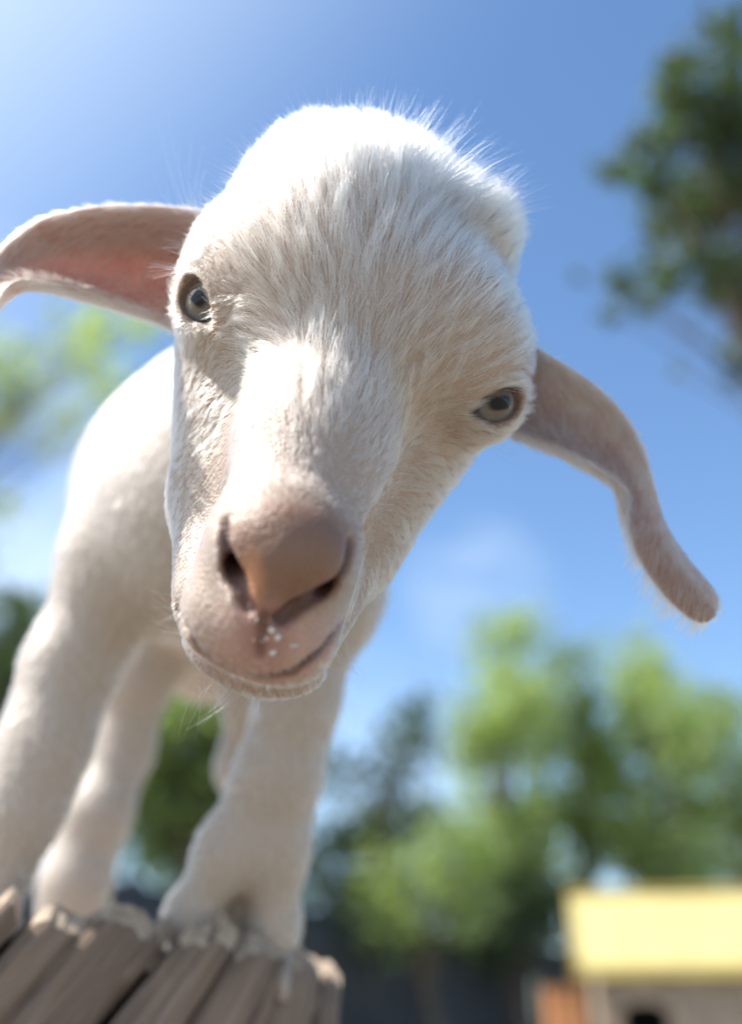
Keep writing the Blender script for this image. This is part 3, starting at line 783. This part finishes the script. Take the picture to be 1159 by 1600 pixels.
CTRL = np.array([  # x, y, dx, dy, length, lift
 (470,790,0,-1,1.8,.15),(480,720,-.05,-1,3.2,.25),(480,650,-.05,-1,5.5,.35),(490,600,-.05,-1,8,.5),(505,545,.05,-1,11,.6),(440,600,-.5,-.8,6,.45),
 (430,560,-.85,-.25,7,.45),(400,520,-.85,-.35,7,.4),(362,480,-.7,.5,4,.3),(335,420,-.5,-.8,4,.35),(345,450,-.6,-.6,3,.3),(300,385,-.9,.1,6,.4),(560,610,.45,-.9,6,.35),(600,560,.45,-.9,8,.3),
 (555,480,.12,-1,11,.25),(500,430,-.2,-1,12,.25),(430,400,-.4,-.9,10,.25),(380,360,-.6,-.75,9,.3),(320,340,-.85,-.5,8,.35),(540,330,0,-1,15,.2),(470,280,-.2,-1,15,.25),
 (620,290,.2,-1,16,.25),(600,215,.15,-1,15,.6),(660,230,.35,-1,14,.6),(520,200,-.15,-1,13,.5),(600,205,.15,-1,15,.8),(500,190,-.1,-1,14,.8),(650,225,.4,-1,17,.9),(785,290,.6,-.8,12,.6),(460,215,-.4,-.9,13,.4),(400,260,-.6,-.8,11,.35),(700,320,.55,-.8,14,.2),(760,300,.75,-.5,13,.35),(790,330,.9,-.2,11,.35),
 (680,430,.45,-.9,11,.15),(750,430,.6,-.75,10,.2),(800,440,.75,-.5,8,.25),(700,540,.7,-.7,8,.2),(640,520,.5,-.9,9,.2),(770,540,.8,-.5,6,.2),(820,520,.75,-.5,7,.25),(825,580,.6,.2,5,.2),
 (660,620,.6,-.8,6,.2),(620,680,.75,-.6,5,.2),(700,630,.7,-.4,5,.2),(750,690,.6,.5,4,.2),(700,720,.6,.5,5,.2),(650,740,.7,.3,4.5,.2),(640,820,.5,.6,4.5,.2),(560,760,.85,-.35,3,.15),(560,690,.8,-.6,4,.2),
 (590,900,.4,.8,4,.2),(570,840,.8,.3,2.6,.15),(310,540,-.45,.8,4,.2),(290,620,-.3,.9,4,.2),(340,600,-.65,.65,4,.2),(390,640,-.9,.3,4.5,.2),(350,700,-.75,.5,4,.15),(290,780,-.2,.9,3.5,.15),(310,760,-.6,.7,3,.15),
 (360,790,-.7,.4,2,.15),(330,860,-.5,.8,2.4,.2),(320,950,-.4,.9,2.2,.25),(400,1010,-.1,1,1.2,.3),(500,980,.4,.8,1.2,.25),(540,930,.6,.7,1.6,.2),(410,860,-.1,-1,.7,.2),(460,850,0,-1,.7,.2),(500,850,.2,-1,.7,.2),
 (290,1020,-.5,.8,2,.3),(400,1082,0,1,3,.4),(500,1050,.4,.9,2.5,.3),(540,1000,.5,.8,3,.2)], float)
def groom(px):
    out = np.zeros((len(px), 4)); W_ = np.zeros(len(px))
    for c in CTRL:
        d2 = ((px - c[:2]) ** 2).sum(1); w = 1 / (d2 + 420.0) ** 1.7
        out += w[:, None] * c[2:]; W_ += w
    return out / W_[:, None]
def inside_eye(p):
    m = np.zeros(len(p), bool)
    for s in (-1, 1): m |= np.linalg.norm(p - EYE[s], axis=1) < EYE_R + 1.25
    return m
def in_poly_v(px, cx, cy, rx, ry, soft=.25):
    d = np.sqrt(((px[:, 0] - cx) / rx) ** 2 + ((px[:, 1] - cy) / ry) ** 2); return np.clip((1 - d) / soft + .5, 0, 1)
def skin_tint(V_):
    px = pix(V_); n = len(V_); c = np.tile([.38, .29, .23], (n, 1))
    def put(w, col):
        nonlocal c; c = c * (1 - w[:, None]) + np.array(col) * w[:, None]
    near = (V_[:, 2] > -324)
    put(in_poly_v(px, 420, 1010, 105, 70, .8) * near * .8, (.48, .29, .24))
    put(in_poly_v(px, 452, 868, 105, 92, .4) * near, (.21, .115, .075))
    put(in_poly_v(px, 393, 912, 17, 44, 1.1) * near * .8, (.55, .24, .11))  # orange sunlit glow along the left nose edge, painted into the skin
    put(in_poly_v(px, 415, 985, 40, 50, .8) * near * .8, (.33, .17, .14))
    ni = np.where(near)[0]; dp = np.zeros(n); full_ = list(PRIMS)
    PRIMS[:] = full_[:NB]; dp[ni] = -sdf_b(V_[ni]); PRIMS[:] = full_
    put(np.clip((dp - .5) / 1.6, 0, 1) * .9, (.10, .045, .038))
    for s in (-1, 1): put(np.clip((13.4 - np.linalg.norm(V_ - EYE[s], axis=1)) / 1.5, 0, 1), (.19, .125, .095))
    body = V_[:, 2] < -440; c[body] = (.46, .40, .35)
    return c

V4 = Fh
Vw = toW(V)
FOOT = np.array([-.12, .62, DECK])
goat = empty('goat_kid', tuple(FOOT)); tag(goat, 'white goat kid with floppy ears tilting its head and peering down from wooden platform', 'goat')
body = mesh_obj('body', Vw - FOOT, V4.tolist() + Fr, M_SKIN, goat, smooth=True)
def set_tint(o, c):
    a = o.data.color_attributes.new('tint', 'FLOAT_COLOR', 'POINT'); a.data.foreach_set('color', np.concatenate([c, np.ones((len(c), 1))], 1).astype(np.float32).ravel())
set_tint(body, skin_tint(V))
# head coat
px = pix(V); zc = V[:, 2]; G = groom(px)
facing = -(N * V).sum(1) / np.linalg.norm(V, axis=1)        # > 0 looks this way
dens = np.where(zc > -425, np.where(facing > -.35, 5.6, .8), 0)
dens *= np.where(G[:, 2] < 1.0, .9, 1) * np.where(G[:, 2] > 9, .62, 1)
dens[inside_eye(V) & (zc > -400)] = 0
mt = skin_tint(V)[:, 0]; dens *= np.where(zc > -350, np.clip((mt - .15) / .5, 0, 1), 1)
hp, hn, rr_ = roots(V, V4, N, dens, 3)
g = groom(pix(hp)); fc = -(hn * hp).sum(1) / np.linalg.norm(hp, axis=1)
dv = np.stack([g[:, 0], -g[:, 1], np.zeros(len(g))], 1); dv /= np.maximum(np.linalg.norm(dv, axis=1, keepdims=True), 1e-6)
dv += np.array([0, .0, -1.0]) * np.clip(.55 - fc, 0, 1)[:, None] * 1.2
ln = g[:, 2]; lf = g[:, 3]
cs = 3.3
st = strands(hp, hn, dv, ln * 1.25, lf * .9, rr_, 7, .10, .62, cs)
w0 = np.clip(.030 + ln * .0020, .030, .052)
prof = np.array([1, 1, .95, .85, .7, .45, .12])
rad = w0[:, None] * prof * rr_.uniform(.8, 1.2, (len(hp), 1)) / 1000
tone = rr_.uniform(.80, 1.08, (len(hp), 1)); col = np.array([[.435, .40, .358]]) * tone
pxr = pix(hp); mz = in_poly_v(pxr, 440, 930, 150, 190, .7) * (hp[:, 2] > -345)
col = col * (1 - mz[:, None] * .5) + np.array([[.46, .34, .28]]) * mz[:, None] * .5
print('head hairs', len(hp))
curves_obj('head_fur', toW(st), rad, col, M_HAIR, goat, FOOT)
# coarse coat of neck, body and legs
dens = np.where(zc <= -418, np.where(facing > -.5, .26, .08), 0)
hp, hn, rr_ = roots(V, V4, N, dens, 4)
if len(Fr): pass
dv = np.tile(np.array([0, -.9, -.5]), (len(hp), 1))
st = strands(hp, hn, dv, np.full(len(hp), 6.0), np.full(len(hp), .22), rr_, 5, .2, .5, 6.0)
rad = np.tile(np.array([.11, .11, .10, .07, .03]), (len(hp), 1)) / 1000
col = np.array([[.76, .725, .675]]) * rr_.uniform(.95, 1, (len(hp), 1))
print('body hairs', len(hp))
curves_obj('body_fur', toW(st), rad, col, M_HAIR, goat, FOOT)

# ---- eyes
for s in (-1, 1):
    nu, nv = 48, 32; V_, F_ = [], []
    for i in range(nv + 1):
        th = math.pi * i / nv
        for j in range(nu):
            ph = 2 * math.pi * j / nu; r = EYE_R + .5 * math.exp(-(th / .62) ** 2)
            V_.append((r * math.sin(th) * math.cos(ph) / 1000, r * math.sin(th) * math.sin(ph) / 1000, r * math.cos(th) / 1000))
    for i in range(nv):
        for j in range(nu): F_.append((i * nu + j, (i + 1) * nu + j, (i + 1) * nu + (j + 1) % nu, i * nu + (j + 1) % nu))
    o = mesh_obj('eyeball', V_, F_, M_EYE, goat, smooth=True)
    ax = HX * (s * (.50 if s < 0 else .38)) + HY * .06 + HZ * .85; ax /= np.linalg.norm(ax)
    axw = dirW(ax[None])[0]; upw = dirW((HY * .87 - HX * (.5 * s))[None])[0]
    xw = np.cross(upw, axw); xw /= np.linalg.norm(xw); yw = np.cross(axw, xw)
    o.matrix_local = Matrix(((xw[0], yw[0], axw[0], 0), (xw[1], yw[1], axw[1], 0), (xw[2], yw[2], axw[2], 0), (0, 0, 0, 1)))
    o.location = Vector(toW(EYE[s]) - FOOT)

# ---- ears
def spline(C, n):
    C = np.array(C, float); m = len(C) - 1; out = []
    for u in np.linspace(0, m, n):
        i = min(int(u), m - 1); t = u - i
        p0, p1, p2, p3 = C[max(i - 1, 0)], C[i], C[i + 1], C[min(i + 2, m)]
        out.append(.5 * (2 * p1 + (p2 - p0) * t + (2 * p0 - 5 * p1 + 4 * p2 - p3) * t * t + (3 * p1 - p0 - 3 * p2 + p3) * t ** 3))
    return np.array(out)
def ear(T_, B_, cup, th, seed, inner, outer, upper, name='ear'):
    n, k = 64, 22
    T = spline([P(*q) for q in T_], n); B = spline([P(*q) for q in B_], n); cp = np.interp(np.linspace(0, 1, n), np.linspace(0, 1, len(cup)), cup)
    S = np.linspace(0, 1, k)
    mid = (T + B) / 2; u_ = np.linspace(0, 1, n); w_ = np.sqrt(np.clip(1 - (np.clip(u_ - .93, 0, 1) / .07) ** 2, .02, 1))[:, None]
    T = mid + (T - mid) * w_; B = mid + (B - mid) * w_
    ch = T - B; sp = np.gradient(mid, axis=0)
    bn = np.cross(sp, ch); bn /= np.linalg.norm(bn, axis=1, keepdims=True)
    if bn[:8, 2].mean() > 0: bn = -bn                        # away from the viewpoint at the base
    M = mid + bn * cp[:, None]
    I = T[:, None] * ((1 - S) ** 2)[None, :, None] + 2 * M[:, None] * (S * (1 - S))[None, :, None] + B[:, None] * (S ** 2)[None, :, None]
    du = np.gradient(I, axis=0); dv_ = np.gradient(I, axis=1); nn = np.cross(du, dv_); nn /= np.maximum(np.linalg.norm(nn, axis=2, keepdims=True), 1e-9)
    if (nn * bn[:, None]).sum() < 0: nn = -nn
    tp = np.sqrt(np.clip(1 - (2 * S - 1) ** 4, .03, 1)); tl = np.interp(np.linspace(0, 1, n), [0, .8, .97, 1], [1.3, 1, .8, .2])
    O = I + nn * (th * tp[None, :, None] * tl[:, None, None])
    Vv = np.concatenate([I.reshape(-1, 3), O.reshape(-1, 3)]); F_ = []
    N_ = np.concatenate([-nn.reshape(-1, 3), nn.reshape(-1, 3)])
    for a in range(n - 1):
        for b in range(k - 1):
            c = a * k + b; F_.append((c, c + 1, c + k + 1, c + k)); d = c + n * k; F_.append((d, d + k, d + k + 1, d + 1))
    for a in range(n - 1):
        for b in (0, k - 1):
            c = a * k + b; F_.append((c, c + k, c + k + n * k, c + n * k))
    for b in range(k - 1):
        for a in (0, n - 1):
            c = a * k + b; F_.append((c, c + 1, c + 1 + n * k, c + n * k))
    F_ = np.array(F_)
    o = mesh_obj(name, toW(Vv) - FOOT, F_, M_EAR, goat, smooth=True)
    q = np.zeros((len(Vv), 3)); q[n * k:] = outer
    fx = np.clip((np.tile(S, n) - .26) / .2, 0, 1)[:, None]; q[:n * k] = np.array(upper) * (1 - fx) + np.array(inner) * fx
    edge = np.tile((np.abs(2 * S - 1) ** 14)[None], (n, 1)).reshape(-1, 1); q[:n * k] = q[:n * k] * (1 - edge) + np.array(outer) * edge
    set_tint(o, q)
    # fuzz
    isin = np.zeros(len(Vv)); isin[:n * k] = 1
    dn = np.where(isin > 0, 1.7, 4.0); Sg = np.tile(S, n); Sg = np.concatenate([Sg, Sg]); rim = np.clip((np.abs(2 * Sg - 1) - .72) / .28, 0, 1)
    dn = dn + rim * 3
    p, nr, r = roots(Vv, F_, N_, dn, seed)
    # direction: along the spine and off the lower rim
    from mathutils.kdtree import KDTree
    kd = KDTree(n * k); g_ = I.reshape(-1, 3); spd = np.repeat(sp / np.linalg.norm(sp, axis=1, keepdims=True), k, 0); chd = np.repeat(-ch / np.linalg.norm(ch, axis=1, keepdims=True), k, 0)
    for i_, v_ in enumerate(g_): kd.insert(v_, i_)
    kd.balance(); idx = np.array([kd.find(v_)[1] for v_ in p]); ss = S[idx % k]
    inn = (nr * bn[idx // k]).sum(1) < 0
    wgt = np.where(inn, .9, .25)[:, None]
    d = spd[idx] * (1 - wgt * .6) + chd[idx] * wgt * (.3 + ss[:, None])
    L = np.where(inn, 7.0, 4.4) * (1 + .5 * (ss > .85)); L = L * np.interp(idx // k, [0, n * .9, n], [1.2, .9, .7])
    stx = strands(p, nr, d, L, np.where(inn, .28, .2), r, 5, .16, .45, 2.0)
    rad_ = np.tile(np.array([.036, .036, .033, .025, .008]), (len(p), 1)) / 1000 * r.uniform(.8, 1.25, (len(p), 1))
    cc = np.array([[.56, .52, .485]]) * r.uniform(.92, 1, (len(p), 1)); cc = np.where(inn[:, None], cc * [.80, .73, .69], cc)
    print('ear hairs', len(p))
    curves_obj('ear_fur', toW(stx) , rad_, cc, M_HAIR, o, FOOT)
def m_ear():
    t = NT('ear_skin'); a = t.n.new('ShaderNodeAttribute'); a.attribute_name = 'tint'
    v = t.noise(160, 5, .7); c = t.mix(.5, a.outputs['Color'], t.ramp(v.outputs['Fac'], [(.38, (.75, .42, .38)), (.6, (1, 1, 1))]), 'MULTIPLY')
    t.l.new(c, t.b.inputs['Base Color']); t.b.inputs['Roughness'].default_value = .6
    tr = t.n.new('ShaderNodeBsdfTranslucent'); t.l.new(t.mix(1, c, (1.0, .36, .24), 'MULTIPLY'), tr.inputs[0])
    mx = t.n.new('ShaderNodeMixShader'); mx.inputs[0].default_value = .24
    t.l.new(t.b.outputs[0], mx.inputs[1]); t.l.new(tr.outputs[0], mx.inputs[2]); t.l.new(mx.outputs[0], t.out.inputs[0]); return t.m
M_EAR = m_ear()
ear([(335, 335, 400), (270, 326, 394), (200, 322, 390), (130, 327, 388), (65, 342, 386), (12, 378, 384), (-24, 420, 382), (-50, 480, 382)],
    [(320, 530, 402), (262, 500, 394), (205, 479, 388), (140, 456, 382), (80, 438, 378), (28, 434, 376), (-4, 458, 375), (-38, 500, 377)],
    [34, 36, 34, 30, 24, 16, 8, 3], 4.2, 21, (.60, .31, .24), (.78, .74, .70), (.36, .32, .29))
ear([(800, 520, 400), (852, 552, 394), (915, 592, 392), (968, 640, 391), (1004, 700, 389), (1023, 762, 386), (1042, 820, 384), (1078, 875, 382), (1114, 918, 380), (1128, 946, 380)],
    [(770, 655, 392), (815, 678, 388), (870, 700, 385), (925, 728, 384), (968, 758, 383), (979, 806, 382), (995, 868, 381), (1030, 922, 380), (1070, 962, 379), (1104, 980, 379)],
    [12, 14, 16, 14, 9, 3, -4, -6, -5, -2], 3.4, 22, (.33, .25, .22), (.66, .63, .61), (.46, .43, .42))

# ---- long single hairs: above the ear, lashes, whiskers
def long_hairs(name, specs, label=None):
    A, Rd = [], []
    for (x0, y0, D0, x1, y1, D1, bx, by, w) in specs:
        a, b = P(x0, y0, D0), P(x1, y1, D1); c = (a + b) / 2 + np.array([bx, by, 0])
        t = np.linspace(0, 1, 9)[:, None]; A.append(a * (1 - t) ** 2 + 2 * c * t * (1 - t) + b * t ** 2); Rd.append(w * (1 - .85 * t[:, 0]))
    A = np.array(A); curves_obj(name, toW(A), np.array(Rd) / 1000, np.tile([[.8, .77, .73]], (len(A), 1)), M_HAIR, goat, FOOT)
q = random.Random(4); sp_ = []
for (x0, y0, x1, y1) in [(300, 330, 262, 165), (292, 330, 256, 205), (298, 335, 300, 215), (306, 325, 318, 225), (280, 335, 238, 262), (288, 330, 268, 235), (310, 325, 290, 250), (284, 332, 246, 190), (296, 328, 280, 225), (304, 330, 306, 268), (315, 322, 325, 262), (277, 334, 262, 290)]:
    sp_.append((x0, y0, 392, x1, y1, 392 + q.uniform(-12, 8), q.uniform(-3, -1), q.uniform(-3, 3), .055))
long_hairs('ear_base_hair', sp_)
sp_ = [(282 + q.uniform(-4, 22), 424 + q.uniform(-6, 3), 352, 245 - q.uniform(0, 20), 418 + q.uniform(-12, 18), 352, 0, q.uniform(0, 2), .045) for _ in range(16)]
sp_ += [(800 + q.uniform(-14, 12), 602 + q.uniform(-3, 8), 352, 822 + q.uniform(0, 14), 612 + q.uniform(-12, 12), 350, 0, q.uniform(0, 2), .04) for _ in range(12)]
sp_ += [(742 + q.uniform(0, 30), 690 + q.uniform(-8, 8), 366, 800 + q.uniform(0, 50), 715 + q.uniform(0, 28), 362, 0, q.uniform(-2, 0), .035) for _ in range(8)]
long_hairs('eyelashes', sp_)
sp_ = [(290 + q.uniform(-8, 20), 960 + q.uniform(-30, 40), 312, 225 + q.uniform(-20, 25), 930 + q.uniform(-25, 60), 305, 0, q.uniform(-3, 1), .028) for _ in range(14)]
sp_ += [(300 + q.uniform(0, 110), 1062 + q.uniform(-6, 22), 318, 275 + q.uniform(0, 140), 1120 + q.uniform(-10, 40), 316, q.uniform(-2, 2), 0, .03) for _ in range(26)]
sp_ += [(520 + q.uniform(-30, 30), 1015 + q.uniform(-30, 30), 312, 565 + q.uniform(-20, 30), 1060 + q.uniform(-20, 30), 308, 0, q.uniform(-2, 1), .04) for _ in range(12)]
long_hairs('whiskers', sp_)

# ---- milk drops on the lip
tw = NT('milk_drop'); tw.b.inputs['Base Color'].default_value = (.85, .84, .82, 1); tw.b.inputs['Roughness'].default_value = .06; tw.b.inputs['Transmission Weight'].default_value = .35
for (x, y, r) in [(424, 985, 1.1), (433, 996, 1.3), (417, 998, .9), (426, 1020, 1.1), (392, 958, .7), (400, 968, .6), (396, 1000, .5), (410, 1002, .6), (457, 1009, 2.0)]:
    c = surf(x, y); r *= .8; V_, F_ = [], []
    for i in range(9):
        for j in range(12):
            th, ph = math.pi * i / 8, 2 * math.pi * j / 12
            fl = .22 if r > 1.3 else .55 + .4 * abs(math.sin(x * 1.7))
            V_.append(c + np.array([r * math.sin(th) * math.cos(ph + .3 * math.sin(x)), r * fl * math.sin(th) * math.sin(ph) - .12 * r * math.cos(ph), min(r, .8) * .5 * math.cos(th)]))
    for i in range(8):
        for j in range(12): F_.append((i * 12 + j, (i + 1) * 12 + j, (i + 1) * 12 + (j + 1) % 12, i * 12 + (j + 1) % 12))
    mesh_obj('milk_drop', toW(np.array(V_)) - FOOT, F_, tw.m, goat, smooth=True)

# ---- hooves
mh = simple('hoof_horn', (.35, .3, .25), .5, 60)
for b_, r_ in FEETP:
    c = toW(b_); hw = r_ / 17.0
    for sg in (-1, 1):
        V_, F_ = [], []
        for z, w, l, o_ in ((0, .011, .020, -.004), (.012, .0105, .017, 0), (.026, .009, .012, .004)):
            for a in np.linspace(0, 2 * math.pi, 12, endpoint=False):
                V_.append((c[0] + sg * .0085 * hw + w * .75 * hw * math.cos(a), c[1] + (o_ + l * math.sin(a)) * hw, DECK + .001 + z))
        for i in range(2): F_ += [(i * 12 + j, i * 12 + (j + 1) % 12, i * 12 + 12 + (j + 1) % 12, i * 12 + 12 + j) for j in range(12)]
        F_ += [tuple(range(24, 36)), tuple(range(11, -1, -1))]
        mesh_obj('hoof', np.array(V_) - FOOT, F_, mh, goat, smooth=True)

# ---- wispy tufts standing off the crown against the sky
def tufts():
    r = np.random.default_rng(31); A, Rd = [], []
    spots = [(492, 196, -.6, 1.0, 34), (520, 188, -.2, 1, 30), (548, 186, .0, 1, 34), (580, 192, .1, 1, 44), (604, 202, .25, 1, 52), (630, 214, .45, 1, 50), (655, 228, .8, .9, 60), (682, 246, 1.0, .6, 56), (706, 262, 1.0, .45, 52), (735, 276, 1.0, .3, 44), (770, 286, .8, .5, 32), (790, 300, .9, .3, 28),
             (455, 215, -.6, .8, 24), (425, 238, -.7, .6, 26), (398, 262, -.8, .5, 24), (360, 296, -.8, .5, 18), (325, 316, -.7, .6, 16), (295, 350, -.9, .4, 14)]
    S_ = np.repeat(np.array(spots), 62, 0); n = len(S_)
    p = surf_n(S_[:, 0] + r.normal(size=n) * 13, S_[:, 1] + 22 + np.abs(r.normal(size=n)) * 16)
    ok = p[:, 2] > -420; S_ = S_[ok]; p = p[ok]; n = len(S_)
    a = np.stack([S_[:, 2] + r.normal(size=n) * .22, S_[:, 3] + r.normal(size=n) * .18, r.normal(size=n) * .5 + .05], 1); a /= np.linalg.norm(a, axis=1, keepdims=True)
    l = ((S_[:, 4] + 40) * .225 * r.uniform(.5, 1.2, n))[:, None]; b = p + a * l
    sd = np.stack([S_[:, 2] * .6, np.full(n, -.3), np.zeros(n)], 1) * l * .22 * r.uniform(0, 1.2, (n, 1)); c = (p + b) / 2 - sd
    t = np.linspace(0, 1, 8)[None, :, None]
    A = p[:, None] * (1 - t) ** 2 + 2 * c[:, None] * t * (1 - t) + (b + sd * .5)[:, None] * t ** 2
    Rd = np.tile(.05 * (1 - .9 * t[:, :, 0]), (n, 1))
    A = np.array(A); curves_obj('crown_tuft', toW(A), np.array(Rd) / 1000, np.tile([[.62, .57, .51]], (len(A), 1)), M_HAIR, goat, FOOT)
tufts()
